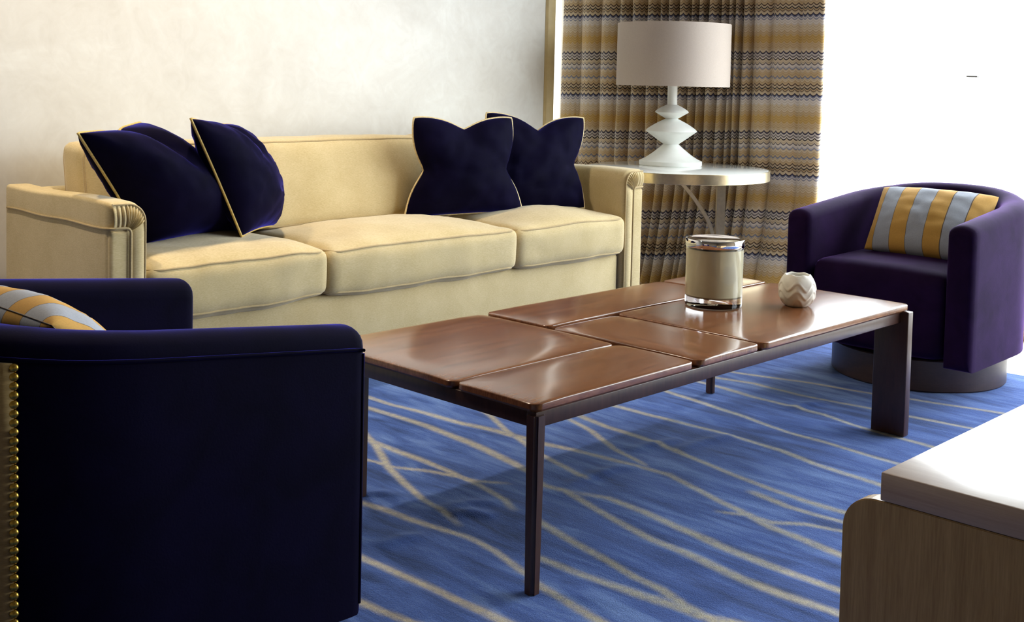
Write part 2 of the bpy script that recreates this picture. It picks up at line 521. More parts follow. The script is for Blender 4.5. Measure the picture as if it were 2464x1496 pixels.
# recessed warm downlights in the ceiling in front of the plaster wall
for k, (dx_, dy_) in enumerate(((0.9, 3.20), (2.2, 3.20))):
    dl = empty('ceiling_downlight', (dx_, dy_, CEIL))
    tag(dl, ('round recessed ceiling downlight nearest the left wall', 'round recessed ceiling downlight above the sofa')[k], 'ceiling light', 'recessed downlights above the sofa')
    lathe('trim_ring', [(0.040, -0.002), (0.058, -0.003), (0.060, 0.0), (0.040, 0.0), (0.040, -0.002)], 'frame_white', dl, 32, (dx_, dy_, CEIL))
    sl_ = bpy.data.lights.new('downlight_bulb', 'SPOT')
    sl_.energy = DOWN_W; sl_.color = (1.0, 0.84, 0.64); sl_.spot_size = math.radians(125); sl_.spot_blend = 0.9; sl_.shadow_soft_size = 0.07
    so_ = bpy.data.objects.new('downlight_bulb', sl_); COL.objects.link(so_)
    so_.parent = dl; so_.location = (0, 0, -0.02)

# ------------------------------------------------------------------ rug
def pix_to_floor(u, v_):
    d = rt * ((u - 1232) / F_PX) + dn * ((v_ - PP_Y) / F_PX) + fw
    t = -EYE.z / d.z
    return (EYE.x + d.x * t, EYE.y + d.y * t)
# woven lines of the rug, measured once and stored as floor paths
LA = dict(o=(820, 880), s=2.429, L=[
    ([(160,180),(300,225),(500,275),(700,330),(900,375),(1050,415)], .017), ([(160,245),(300,285),(500,350),(700,425),(850,490),(1000,560),(1075,605)], .018),
    ([(150,405),(210,470),(280,590),(380,690),(480,775),(590,845),(680,915)], .013), ([(210,450),(370,510),(500,560),(650,620),(800,690),(960,780),(1000,830)], .014),
    ([(150,545),(300,585),(500,610),(700,645),(800,670),(950,680)], .011), ([(90,785),(250,835),(400,890),(560,940),(750,1000),(900,1080),(1060,1195)], .014),
    ([(90,1105),(250,1170),(450,1260),(650,1350),(850,1440),(960,1496)], .016), ([(80,1365),(250,1430),(420,1496)], .014), ([(820,250),(870,285),(960,370),(1080,450)], .014)])
LB = dict(o=(1280, 880), s=2.4286, L=[
    ([(60,1125),(250,1200),(450,1270),(650,1340),(850,1400),(1000,1460),(1200,1500)], .018), ([(50,1285),(200,1370),(400,1490)], .016),
    ([(60,920),(250,1030),(450,1140),(600,1230),(750,1300),(900,1400),(1000,1450)], .016), ([(80,700),(200,730),(350,820),(550,930),(700,1010),(850,1070),(1050,1160),(1250,1250),(1450,1330),(1780,1440)], .017),
    ([(250,740),(450,770),(650,850),(850,940),(1000,1000),(1150,1070),(1350,1150),(1550,1220),(1780,1300)], .018), ([(80,530),(200,590),(300,650)], .012),
    ([(80,455),(250,490),(400,530),(600,580),(800,630),(950,710),(1100,790),(1250,860),(1400,940),(1600,1020),(1800,1100)], .016),
    ([(280,290),(450,360),(650,420),(800,480),(1000,560),(1200,640),(1400,720),(1600,790),(1850,860)], .015), ([(220,310),(350,380),(480,480),(650,570)], .012),
    ([(520,240),(700,290),(850,325),(1050,375),(1250,430),(1450,490),(1650,570),(1860,635)], .015), ([(800,150),(1000,215),(1200,280),(1350,335),(1500,385),(1700,440),(1870,490)], .014),
    ([(1090,120),(1300,180),(1500,230),(1700,280),(1870,340)], .014), ([(1090,70),(1300,100),(1550,165),(1870,225)], .014), ([(1300,740),(1500,820),(1700,880),(1820,910)], .014),
    ([(1120,855),(1260,870),(1400,910),(1600,920),(1810,960)], .011), ([(1350,60),(1600,95),(1870,140)], .014)])
CREASE = [((820, 880), 2.429, [(560,850),(680,810),(780,795),(920,800)]), ((820, 880), 2.429, [(220,1050),(380,1005),(500,990)]), ((820, 880), 2.429, [(640,870),(760,850),(900,880)]),
          ((1280, 880), 2.4286, [(200,705),(350,640),(500,595),(640,600)]), ((1280, 880), 2.4286, [(560,490),(750,450),(880,425)]), ((1280, 880), 2.4286, [(840,500),(1000,440),(1180,405)]),
          ((1280, 880), 2.4286, [(1480,255),(1600,225),(1720,212)]), ((820, 880), 2.429, [(100,750),(250,745),(420,800)])]
def axis_vals(lo, f0, f1, hi, fine, coarse):
    a1 = list(np.arange(lo, f0, coarse)); a2 = list(np.arange(f0, f1, fine)); a3 = list(np.arange(f1, hi, coarse)) + [hi]
    return np.array(a1 + a2 + a3)
RX = axis_vals(-0.6, 1.2, 4.42, 4.42, 0.0085, 0.05)[:-1]
RX = np.append(RX, 4.42)
RY = axis_vals(-0.8, 0.75, 3.0, 3.6, 0.0085, 0.05)
gx, gy = np.meshgrid(RX, RY, indexing='ij')
mask = np.zeros_like(gx)
def seg_dist(pts, wid=None, extend=2.2):
    pts = [np.array(p) for p in pts]
    if extend:
        d0 = pts[0] - pts[1]; d1 = pts[-1] - pts[-2]
        d0 = pts[0] - pts[min(3, len(pts) - 1)]
        d1 = pts[-1] - pts[max(-4, -len(pts))]
        e0, e1 = extend if isinstance(extend, tuple) else (extend, extend)
        pts = [pts[0] + d0 / np.linalg.norm(d0) * e0] + pts + [pts[-1] + d1 / np.linalg.norm(d1) * e1]
    best = np.full(gx.shape, 9.0); par = np.zeros(gx.shape)
    for k in range(len(pts) - 1):
        p, q = pts[k], pts[k + 1]
        d = q - p; L2 = d @ d
        if L2 < 1e-9: continue
        t = np.clip(((gx - p[0]) * d[0] + (gy - p[1]) * d[1]) / L2, 0, 1)
        dist = np.hypot(gx - p[0] - t * d[0], gy - p[1] - t * d[1])
        up = dist < best
        best = np.where(up, dist, best); par = np.where(up, (k + t) / (len(pts) - 1), par)
    return best, par
for grp in (LA, LB):
    for pl, w in grp['L']:
        fl_ = [pix_to_floor(grp['o'][0] + x / grp['s'], grp['o'][1] + y / grp['s']) for x, y in pl]
        if grp is LA:
            ext = (1.6 if pl[0][0] < 240 else 0.5 if pl[0][1] < 300 else 0.03, 1.6 if pl[-1][1] > 1480 else 0.03)
        else:
            ext = (1.2 if pl[0][1] < 330 else 0.03, 1.8 if (pl[-1][0] > 1750 or pl[-1][1] > 1440) else 0.03)
        d_, par_ = seg_dist(fl_, extend=ext)
        wv = w * 0.80 * (0.94 + 0.12 * np.sin(par_ * 7 + w * 900))
        fade = np.ones_like(par_)
        if grp is LA and pl[-1][0] < 1040 and ext[1] < 0.1: fade *= np.clip((1 - par_) / 0.22, 0, 1)
        if grp is LB and pl[0][0] > 90 and ext[0] < 0.1: fade *= np.clip(par_ / 0.22, 0, 1)
        if grp is LB and ext[1] < 0.1: fade *= np.clip((1 - par_) / 0.22, 0, 1)
        mask = np.maximum(mask, np.clip(1.5 - d_ / wv, 0, 1) * fade)
# the same drawing carries on beyond what these paths cover
rs = random.Random(3)
for k in range(15):
    x0 = -0.5 + 0.1 * k
    y0 = 3.7; pts_ = []
    if k > 10: x0 = 3.3 + 0.3 * (k - 10)
    for s_ in range(9):
        pts_.append((x0 + rs.uniform(-.05, .05), y0)); y0 -= 0.55; x0 -= 0.13
    if k <= 4:
        d_, par_ = seg_dist(pts_, extend=0)
        mask = np.maximum(mask, np.clip(1.35 - d_ / 0.010, 0, 1))
gz = np.zeros_like(gx)
for o_, s_, pl in CREASE:
    fl_ = [pix_to_floor(o_[0] + x / s_, o_[1] + y / s_) for x, y in pl]
    d_, par_ = seg_dist(fl_, extend=0)
    env = np.clip(np.sin(np.pi * np.clip(par_, 0, 1)), 0, 1) ** 0.5
    gz += 0.0065 * env * np.exp(-(d_ / 0.024) ** 2)
gz += 0.0012 * np.sin(gx * 31 + 2 * np.sin(gy * 9)) * np.sin(gy * 13 + 1.5 * np.sin(gx * 5))
gz -= gz.min() * 0 + 0.0012
nx, ny = gx.shape
verts = np.stack([gx.ravel(), gy.ravel(), gz.ravel()], 1)
idx = np.arange(nx * ny).reshape(nx, ny)
quads = np.stack([idx[:-1, :-1], idx[1:, :-1], idx[1:, 1:], idx[:-1, 1:]], -1).reshape(-1, 4)
me = bpy.data.meshes.new('area_rug')
ring = list(idx[:, 0]) + list(idx[-1, 1:]) + list(idx[::-1, -1][1:]) + list(idx[0, ::-1][1:-1])
low = [(verts[i][0], verts[i][1], FZ + 0.0002) for i in ring]
nb = len(verts)
allv = np.vstack([verts, np.array(low)])
nR = len(ring)
skirt = np.array([(ring[i], nb + i, nb + (i + 1) % nR, ring[(i + 1) % nR]) for i in range(nR)])
allq = np.vstack([quads, skirt])
me.vertices.add(len(allv)); me.vertices.foreach_set('co', allv.astype(np.float32).ravel())
me.loops.add(len(allq) * 4); me.loops.foreach_set('vertex_index', allq.astype(np.int32).ravel())
me.polygons.add(len(allq)); me.polygons.foreach_set('loop_start', np.arange(0, len(allq) * 4, 4, dtype=np.int32))
me.update(calc_edges=True); me.validate()
me.polygons.foreach_set('use_smooth', [True] * len(me.polygons))
at_ = me.attributes.new('line_mask', 'FLOAT', 'POINT')
at_.data.foreach_set('value', np.concatenate([mask.ravel(), np.zeros(nR)]).astype(np.float32))
rug = link('area_rug', me, 'rug')
tag(rug, 'blue area rug with pale criss-crossing woven lines on the floor', 'rug')

# ------------------------------------------------------------------ curtain
def curtain():
    root = empty('curtain', (5.0, 3.7, 0.0))
    tag(root, 'floor-length flame stitch curtain in ochre, grey and navy at the window', 'curtain')
    y1, y0 = 4.425, 2.782
    n = 340
    # fold depth varies along the width: flat at both ends, tight pleats in the middle
    ys, xs = [], []
    rs = random.Random(11)
    folds = []
    y = y1
    widths = [0.16, 0.19, 0.15, 0.10, 0.13, 0.12, 0.07, 0.08, 0.10, 0.06, 0.06, 0.10, 0.08, 0.055, 0.05, 0.09, 0.14, 0.20, 0.15]
    tot = sum(widths); widths = [w * (y1 - y0) / tot for w in widths]
    deps = [0.02, 0.05, 0.05, 0.10, 0.12, 0.13, 0.12, 0.12, 0.12, 0.11, 0.12, 0.12, 0.11, 0.10, 0.11, 0.11, 0.05, 0.035, 0.02]
    pts = []
    acc = y1
    sgn = 1
    for w, d in zip(widths, deps):
        for s in range(18):
            t = s / 18
            # each fold bows toward the room; valleys are sharp
            pts.append((acc - w * t, d * (1 - math.sin(math.pi * t) ** 0.5)))
        acc -= w
    pts.append((y0, 0.02))
    pts = np.array(pts)
    arc = np.concatenate([[0], np.cumsum(np.hypot(np.diff(pts[:, 0]), np.diff(pts[:, 1])))])
    zs = np.linspace(FZ + 0.004, 2.62, 60)
    verts, uvs = [], []
    for i, (yy, dx) in enumerate(pts):
        q = i / (len(pts) - 1)
        for z in zs:
            k = z / 2.62
            amp = 0.80 + 0.35 * (1 - k) * (0.6 + 0.4 * math.sin(q * 21))
            sway = 0.022 * (1 - k) * math.sin(q * 9.0 + 0.6) + 0.010 * math.sin(z * 1.7 + q * 13)
            lean = -0.05 * (k - 0.45) * math.sin(math.pi * q) * 0.7
            verts.append((4.950 - 0.12 * max(0, 1 - z / 0.6) ** 1.4 + dx * min(1, amp) + 0.004 * math.sin(z * 5 + q * 40), yy + sway * math.sin(math.pi * q) + lean, z))
            uvs.append((arc[i], 1.22 + (z - 1.22) / (1.0975 - 0.145 * q)))
    me = mesh_from('curtain_cloth', verts, grid_faces(len(pts), len(zs)), True, uvs)
    o = link('curtain_cloth', me, 'curtain', root)
    sm_ = o.modifiers.new('thick', 'SOLIDIFY'); sm_.thickness = 0.002
    tube('curtain_rod', [(4.99, 2.5, 2.64), (4.99, 4.64, 2.64)], 0.012, 'brass', root)
curtain()

# ------------------------------------------------------------------ soft box (cushion) with welts
def cushion(name, lo, hi, mat, parent, r=0.03, crown=0.03, bulge=0.012, welt_mat=None, seed=0.0, tilt=None, n=(26, 18, 10), wr=0.0045, wob=0.004, sides=('top', 'bot'), crown_axis=2, crease=1.0):
    lo = np.array(lo, float); hi = np.array(hi, float)
    c = (lo + hi) / 2; h = (hi - lo) / 2
    ca = crown_axis
    o1, o2 = [k for k in range(3) if k != ca]
    def disp(p):
        q = (p - c) / h
        w1 = max(0, 1 - q[o1] ** 2); w2 = max(0, 1 - q[o2] ** 2); w3 = max(0, 1 - q[ca] ** 2)
        out = p.copy()
        out[ca] += q[ca] * crown * (w1 * w2) ** 0.6
        out[o1] += q[o1] * bulge * (w2 * w3) ** 0.5
        out[o2] += q[o2] * bulge * (w1 * w3) ** 0.5
        nn = nz3(p, 6, seed) * wob + nz3(p, 15, seed + 3) * wob * 0.45 * crease
        out[ca] += q[ca] * nn
        out[o2] += q[o2] * nn * 0.8
        out[ca] += nz3((p[0], p[1], 0), 3.0, seed + 9) * wob * 0.8
        if tilt is not None: out = tilt(out)
        return out
    bm = bmesh.new()
    ns = n
    vid = {}
    def vert(i, j, k):
        key = (i, j, k)
        if key not in vid:
            q = np.array([(-1 + 2 * i / ns[0]), (-1 + 2 * j / ns[1]), (-1 + 2 * k / ns[2])])
            q = np.sign(q) * np.abs(q) ** 0.85
            p = c + q * h
            inn = np.clip(p, lo + r, hi - r)
            d = p - inn
            L = np.linalg.norm(d)
            if L > 1e-9: p = inn + d / L * r
            vid[key] = bm.verts.new(disp(p))
        return vid[key]
    for a in range(3):
        b_, c_ = [k for k in range(3) if k != a]
        for side in (0, ns[a]):
            for i in range(ns[b_]):
                for j in range(ns[c_]):
                    def g(ii, jj):
                        t = [0, 0, 0]; t[a] = side; t[b_] = ii; t[c_] = jj
                        return vert(*t)
                    try: bm.faces.new((g(i, j), g(i + 1, j), g(i + 1, j + 1), g(i, j + 1)))
                    except ValueError: pass
    bmesh.ops.recalc_face_normals(bm, faces=bm.faces)
    me = bpy.data.meshes.new(name); bm.to_mesh(me); bm.free()
    me.polygons.foreach_set('use_smooth', [True] * len(me.polygons))
    o = link(name, me, mat, parent)
    if welt_mat:
        for sd in sides:
            e = r * 0.30
            zc = (hi[ca] - e) if sd == 'top' else (lo[ca] + e)
            l1, h1, l2, h2 = lo[o1] + e, hi[o1] - e, lo[o2] + e, hi[o2] - e
            rr = 0.04
            path = []
            for (cx, cy, a0) in ((h1 - rr, h2 - rr, 0), (l1 + rr, h2 - rr, 90), (l1 + rr, l2 + rr, 180), (h1 - rr, l2 + rr, 270)):
                for s in range(6):
                    a_ = math.radians(a0 + 90 * s / 5)
                    path.append((cx + rr * math.cos(a_), cy + rr * math.sin(a_)))
            full = []
            for i in range(len(path)):
                p, q = np.array(path[i]), np.array(path[(i + 1) % len(path)])
                L = np.linalg.norm(q - p); k = max(1, int(L / 0.03))
                for s in range(k): full.append(p + (q - p) * s / k)
            pts = []
            for p in full:
                P = np.zeros(3); P[o1] = p[0]; P[o2] = p[1]; P[ca] = zc
                pts.append(disp(P))
            w = tube('welt', pts, wr, welt_mat, o, closed=True, n=6)
    return o

# ------------------------------------------------------------------ sofa
SY0, SY1 = 3.10, 3.79
AX0, AX1, BX0, BX1 = 1.570, 1.688, 3.900, 4.030
ATOP = 0.680
def arm(root, xi, xo):
    """xi inner face, xo outer face"""
    s = 1 if xo > xi else -1
    w = abs(xo - xi)
    yf = SY0
    # cross-section in x-z: inner top corner rounded, outer top corner tight
    prof = []
    R_ = 0.055
    prof.append((0, 0.05)); prof.append((0, 0.3)); prof.append((0, ATOP - R_))
    for k in range(1, 9):
        a_ = math.pi / 2 * k / 8
        prof.append((R_ - R_ * math.cos(a_), ATOP - R_ + R_ * math.sin(a_)))
    r2 = 0.012
    for k in range(0, 5):
        a_ = math.pi / 2 * k / 4
        prof.append((w - r2 + r2 * math.sin(a_), ATOP - r2 + r2 * math.cos(a_)))
    prof += [(w, 0.606), (w, 0.3), (w, 0.05)]
    # stations along y with a softly rounded front
    cxp, czp = w / 2, 0.36
    st = []
    rf = 0.022
    for k in range(6):
        a_ = math.pi / 2 * k / 5
        st.append((yf + rf - rf * math.sin(a_), rf * (1 - math.cos(a_))))
    st = st[::-1]
    for k in range(1, 15): st.append((yf + rf + (SY1 - yf - rf) * k / 14, 0))
    verts = []
    for (y, ins) in st:
        for (px_, pz_) in prof:
            dx = cxp - px_; dz = czp - pz_
            X = px_ + (ins if dx > 0 else -ins) * min(1, abs(dx) / 0.02)
            Z = pz_ - (ins if pz_ > 0.5 else 0) * (1 if pz_ > 0.6 else 0.3)
            if pz_ > 0.6: Z += 0.004 * math.sin((y - yf) * 9)
            verts.append((xi + s * X, y, Z))
    nv = len(prof)
    faces = grid_faces(len(st), nv)
    faces.append(tuple(range(nv)))
    faces.append(tuple(range((len(st) - 1) * nv, len(st) * nv))[::-1])
    faces += [(i * nv, i * nv + nv - 1, (i + 1) * nv + nv - 1, (i + 1) * nv) for i in range(len(st) - 1)]
    me = mesh_from('arm', verts, faces)
    bm = bmesh.new(); bm.from_mesh(me); bmesh.ops.recalc_face_normals(bm, faces=bm.faces); bm.to_mesh(me); bm.free()
    try: me.set_sharp_from_angle(angle=math.radians(50))
    except Exception: pass
    a = link('arm', me, 'sofa', root)
    # gathered band on the front: along the top, round the inner corner and down the inner edge
    bw = 0.052
    path = []            # (outer edge pt, inner edge pt)
    zt = ATOP - 0.006
    pan_x, pan_z = bw, 0.606          # corner of the front panel (distance from inner face)
    for k in range(26):
        x_ = w - 0.010 - (w - 0.010 - R_ - 0.006) * k / 25
        path.append(((x_, zt), (max(pan_x + 0.01, x_ - 0.004), pan_z), 0.25 + 0.75 * k / 25))
    NP = 56
    for k in range(NP + 1):
        t = k / NP
        a_ = math.pi / 2 * t
        O = (0.006 + R_ - R_ * math.sin(a_), zt - R_ + R_ * math.cos(a_))
        I = (pan_x + 0.010 * (1 - math.sin(a_)), pan_z - 0.010 * (1 - math.cos(a_)) * 1)
        path.append((O, I, 1.0))
    for k in range(1, 15):
        z_ = zt - R_ - (zt - R_ - 0.06) * k / 14
        path.append(((0.006, z_), (pan_x, min(pan_z - 0.012, z_)), max(0, 1 - k / 2)))
    verts = []
    NR = 7
    for i, (O, I, g) in enumerate(path):
        for j in range(NR):
            t = j / (NR - 1)
            x_ = O[0] + (I[0] - O[0]) * t; z_ = O[1] + (I[1] - O[1]) * t
            dome = 0.010 * math.sin(math.pi * min(1, max(0, t))) ** 0.6
            rip = 0.0065 * g * math.sin(i * 2 * math.pi / 7.5 + 0.7 * math.sin(i * 0.9)) * math.sin(math.pi * (0.15 + 0.7 * t))
            verts.append((xi + s * x_, yf - 0.002 - dome - rip * (1 if dome > 0 else 0), z_))
    me = mesh_from('arm_band', verts, grid_faces(len(path), NR))
    bm = bmesh.new(); bm.from_mesh(me); bmesh.ops.recalc_face_normals(bm, faces=bm.faces); bm.to_mesh(me); bm.free()
    band = link('arm_band', me, 'sofa', a)
    # padded front panel
    plo = (min(xi + s * (bw + 0.004), xi + s * (w - 0.004)), yf - 0.004, 0.06)
    phi = (max(xi + s * (bw + 0.004), xi + s * (w - 0.004)), yf + 0.03, pan_z - 0.006)
    box('front_panel', plo, phi, 'sofa', a, 0.012, 4)
    # welts
    tube('welt', [(xi + s * O[0], yf - 0.004, O[1]) for (O, I, g) in path], 0.0032, 'sofa_welt', a, n=6)
    wp = [(xi + s * (w + 0.0015), SY1 - 0.01 - (SY1 - yf - 0.04) * k / 12, pan_z + 0.002 * math.sin(k)) for k in range(13)]
    for k in range(1, 5):
        a_ = math.pi / 2 * k / 4
        wp.append((xi + s * (w + 0.0015 - 0.024 * (1 - math.cos(a_))), yf + 0.018 - 0.025 * math.sin(a_), pan_z))
    wp += [(xi + s * (bw + 0.016), yf - 0.009, pan_z)]
    for k in range(1, 5):
        a_ = math.pi / 2 * k / 4
        wp.append((xi + s * (bw + 0.016 - 0.015 * math.sin(a_)), yf - 0.009, pan_z - 0.015 * (1 - math.cos(a_))))
    wp += [(xi + s * (bw + 0.001), yf - 0.009, z_) for z_ in np.linspace(pan_z - 0.04, 0.06, 10)]
    tube('welt', wp, 0.0040, 'sofa_welt', a, n=6)
    return a
sofa = empty('sofa', ((AX0 + BX1) / 2, 3.4, 0))
tag(sofa, 'long cream and gold three-seat sofa with pleated arm fronts against the plaster wall', 'sofa')
arm(sofa, AX1, AX0)
arm(sofa, BX0, BX1)
box('base', (AX1 + 0.004, SY0 + 0.018, 0.055), (BX0 - 0.004, 3.70, 0.325), 'sofa', sofa, 0.020, 4)
box('back_frame', (AX0 + 0.002, 3.70, 0.05), (BX1 - 0.002, SY1 + 0.005, 0.668), 'sofa', sofa, 0.022, 4)
for lx in (1.65, 3.94):
    for ly in (3.2, 3.70):
        box('foot', (lx - 0.025, ly - 0.025, 0.0), (lx + 0.025, ly + 0.025, 0.056), 'walnut_dark', sofa, 0.004)
SEATS = [(AX1 + 0.004, 2.335), (2.340, 3.236), (3.241, BX0 - 0.004)]
for i, (x0, x1) in enumerate(SEATS):
    cushion('seat_cushion', (x0, SY0 - 0.014, 0.330), (x1, 3.60, 0.478), 'sofa', sofa, r=0.026, crown=0.052, bulge=0.014, welt_mat='sofa_welt', seed=i * 3.1, n=(34, 26, 10), wob=0.006)
def back_tilt(p):
    k = (p[2] - 0.50)
    return np.array([p[0], p[1] + 0.20 * k, p[2]])
BACKS = [(1.722, 2.345), (2.352, 3.165), (3.172, 3.892)]
for i, (x0, x1) in enumerate(BACKS):
    cushion('back_cushion', (x0, 3.520, 0.500), (x1, 3.665, 0.815), 'sofa', sofa, r=0.030, crown=0.028, bulge=0.008, welt_mat='sofa_welt', seed=20 + i * 2.3, n=(30, 10, 18), wob=0.005, crown_axis=1, tilt=back_tilt)

# ------------------------------------------------------------------ pillows
def pillow(name, TL, TR, BR, BL, tf, tb, mat, cord, chop=0.0, pinch=0.10, pinch_v=None, n=36, seed=0.0, wrinkle=0.004, power=0.5, cord_r=0.0042, chop_w=0.16, side_chop=0.0, corner=0.075, chop_p=1.5):
    TL, TR, BR, BL = (np.array(p, float) for p in (TL, TR, BR, BL))
    ctr = (TL + TR + BR + BL) / 4
    nrm = np.cross(TR - TL, TL - BL); nrm /= np.linalg.norm(nrm)       # toward the front
    if pinch_v is None: pinch_v = pinch
    def flat(u, v):
        uu = u * (1 - pinch * (1 - v * v) * abs(u) ** 1.2)
        vv = v * (1 - pinch_v * (1 - u * u) * abs(v) ** 1.2)
        if chop: vv -= chop * math.exp(-abs(u / chop_w) ** chop_p) * max(0, v) ** 3
        if side_chop: uu *= 1 - side_chop * math.exp(-(abs(v + 0.08) / 0.36) ** 1.4) * abs(u) ** 3
        k_ = 1 - corner * (u * u * v * v) ** 2 * (1 if v > 0 else 0.25)
        uu *= k_; vv *= k_
        a, b_ = (uu + 1) / 2, (vv + 1) / 2
        return (BL * (1 - a) + BR * a) * (1 - b_) + (TL * (1 - a) + TR * a) * b_
    def thick(u, v):
        e = max(0, (1 - u * u)) * max(0, (1 - v * v))
        t = e ** power
        if chop: t *= 1 - 0.55 * math.exp(-abs(u / (chop_w * 0.9)) ** 1.6) * max(0, v) ** 1.2
        if side_chop: t *= 1 - 0.35 * math.exp(-(abs(v + 0.05) / 0.2) ** 1.6) * abs(u) ** 1.5
        return t
    g = [math.sin(math.pi / 2 * (-1 + 2 * i / n)) for i in range(n + 1)]
    size = np.linalg.norm(TR - TL)
    verts, uvs, faces = [], [], []
    for side, T in ((1, tf), (-1, tb)):
        for i in range(n + 1):
            for j in range(n + 1):
                u, v = g[i], g[j]
                p = flat(u, v)
                t = thick(u, v)
                wr_ = (nz3((u * 1.2, v * 1.2, side), 3.2, seed) * 0.6 + nz3((u * 0.9 + v, v * 0.5 - u, side), 6.5, seed + 5) * 0.5) * wrinkle * min(1, t * 1.6)
                p = p + nrm * side * (T * t + wr_)
                verts.append(p)
                uvs.append(((u + 1) / 2, (v + 1) / 2))
        off = 0 if side == 1 else (n + 1) ** 2
        f = grid_faces(n + 1, n + 1, off=off)
        faces += f if side == 1 else [q[::-1] for q in f]
    root = empty(name, tuple((BL + BR) / 2))
    me = mesh_from(name, verts, faces, True, uvs)
    bm = bmesh.new(); bm.from_mesh(me)
    bmesh.ops.remove_doubles(bm, verts=bm.verts, dist=1e-5)
    bmesh.ops.recalc_face_normals(bm, faces=bm.faces)
    bm.to_mesh(me); bm.free()
    me.polygons.foreach_set('use_smooth', [True] * len(me.polygons))
    o = link('pillow_cover', me, mat, root)
    if cord:
        m_ = 40
        rim = []
        hs = [-1 + 2 * i / m_ for i in range(m_)]
        cr = 0.10
        def rc(u, v):      # round the tips of the corners
            return flat(u * 1.004, v * 1.004)
        rim += [rc(h_, 1) for h_ in hs] + [rc(1, -h_) for h_ in hs] + [rc(-h_, -1) for h_ in hs] + [rc(-1, h_) for h_ in hs]
        tube('piping', rim, cord_r, cord, root, closed=True, n=7)
    return root

p2A, p2B, p2C, p2D = (1.885, 3.20, 0.916), (2.115, 3.265, 0.524), (2.219, 3.50, 0.880), (2.445, 3.555, 0.505)
tag(pillow('throw_pillow', p2A, p2C, p2D, p2B, 0.135, 0.075, 'navy', 'gold_cord', chop=0.10, pinch=0.05, seed=2.0, wrinkle=0.012, corner=0.02),
    'navy velvet pillow with gold piping, second from the left, balanced on one corner', 'pillow', 'navy velvet throw pillows on the sofa')
p1A, p1B, p1C, p1D = (1.525, 3.20, 0.876), (1.818, 3.350, 0.515), (1.868, 3.48, 0.893), (2.230, 3.465, 0.505)
tag(pillow('throw_pillow', p1A, p1C, p1D, p1B, 0.185, 0.070, 'navy', 'gold_cord', chop=0.12, pinch=0.05, seed=8.0, wrinkle=0.010, power=0.40, corner=0.02),
    'leftmost navy velvet pillow with gold piping, slumped over the left sofa arm', 'pillow', 'navy velvet throw pillows on the sofa')
tag(pillow('throw_pillow', (3.000, 3.45, 0.908), (3.445, 3.33, 0.908), (3.520, 3.335, 0.512), (2.990, 3.475, 0.505), 0.085, 0.06, 'navy', 'ivory_cord', chop=0.26, chop_w=0.36, chop_p=1.25, pinch=0.05, pinch_v=0.02, seed=13.0, wrinkle=0.010, side_chop=0.24, corner=0.045),
    'navy velvet pillow with a dented top, in front of the rightmost pillow', 'pillow', 'navy velvet throw pillows on the sofa')
tag(pillow('throw_pillow', (3.445, 3.50, 0.925), (3.925, 3.35, 0.904), (3.835, 3.262, 0.508), (3.36, 3.415, 0.508), 0.080, 0.06, 'navy', 'ivory_cord', chop=0.38, chop_w=0.33, chop_p=1.15, pinch=0.05, pinch_v=0.02, seed=17.0, wrinkle=0.016, side_chop=0.24, corner=0.045),
    'rightmost navy velvet pillow with a deep notch in its top, by the right sofa arm', 'pillow', 'navy velvet throw pillows on the sofa')

# ------------------------------------------------------------------ coffee table
def panel_me(name, x0, x1, y0, y1, z0, z1, rc=0.022, slope=(0, 0, 0, 0), drop=0.006):
    """rounded rectangle slab, edges (left x0, right x1, front y0, back y1) may slope down"""
    def ringpts(ins):
        r = max(0.002, rc - ins)
        a0, a1, b0, b1 = x0 + ins, x1 - ins, y0 + ins, y1 - ins
        out = []
        for (cx, cy, st) in ((a1 - r, b1 - r, 0), (a0 + r, b1 - r, 90), (a0 + r, b0 + r, 180), (a1 - r, b0 + r, 270)):
            for s in range(7):
                a_ = math.radians(st + 15 * s)
                out.append((cx + r * math.cos(a_), cy + r * math.sin(a_)))
        full = []
        for i in range(len(out)):
            p, q = np.array(out[i]), np.array(out[(i + 1) % len(out)])
            full.append(p)
            if i % 7 == 6:
                for s in range(1, 8): full.append(p + (q - p) * s / 8)
        return full
    def drp(p):
        d = 0
        w = 0.07
        for val, k in ((p[0] - x0, 0), (x1 - p[0], 1), (p[1] - y0, 2), (y1 - p[1], 3)):
            t = max(0, 1 - val / w)
            d += slope[k] * drop * t * t
        return d
    rings = []
    e = 0.0025
    rings.append([(p[0], p[1], z0) for p in ringpts(0.006)])
    rings.append([(p[0], p[1], z0 + 0.006) for p in ringpts(0.0)])
    rings.append([(p[0], p[1], z1 - e - drp(p)) for p in ringpts(0.0)])
    for k in range(1, 5):
        a_ = math.pi / 2 * k / 4
        rings.append([(p[0], p[1], z1 - e + e * math.sin(a_) - drp(p)) for p in ringpts(e * (1 - math.cos(a_)))])
    for ins in (0.012, 0.022, 0.035, 0.05, 0.07, 0.09):
        if ins * 2 < min(x1 - x0, y1 - y0) - 0.02:
            rings.append([(p[0], p[1], z1 - drp(p)) for p in ringpts(ins)])
    n = len(rings[0])
    verts = [p for r_ in rings for p in r_]
    faces = grid_faces(len(rings), n, False, True)
    faces.append(tuple(range(n))[::-1]); faces.append(tuple(range((len(rings) - 1) * n, len(rings) * n)))
    me = mesh_from(name, verts, faces)
    bm = bmesh.new(); bm.from_mesh(me); bmesh.ops.recalc_face_normals(bm, faces=bm.faces); bm.to_mesh(me); bm.free()
    try: me.set_sharp_from_angle(angle=math.radians(32))
    except Exception: pass
    return me
TZ = 0.402
ct = empty('coffee_table', (2.55, 1.94, 0))
tag(ct, 'low walnut coffee table with a patchwork of six raised wooden panels', 'table')
G = 0.006
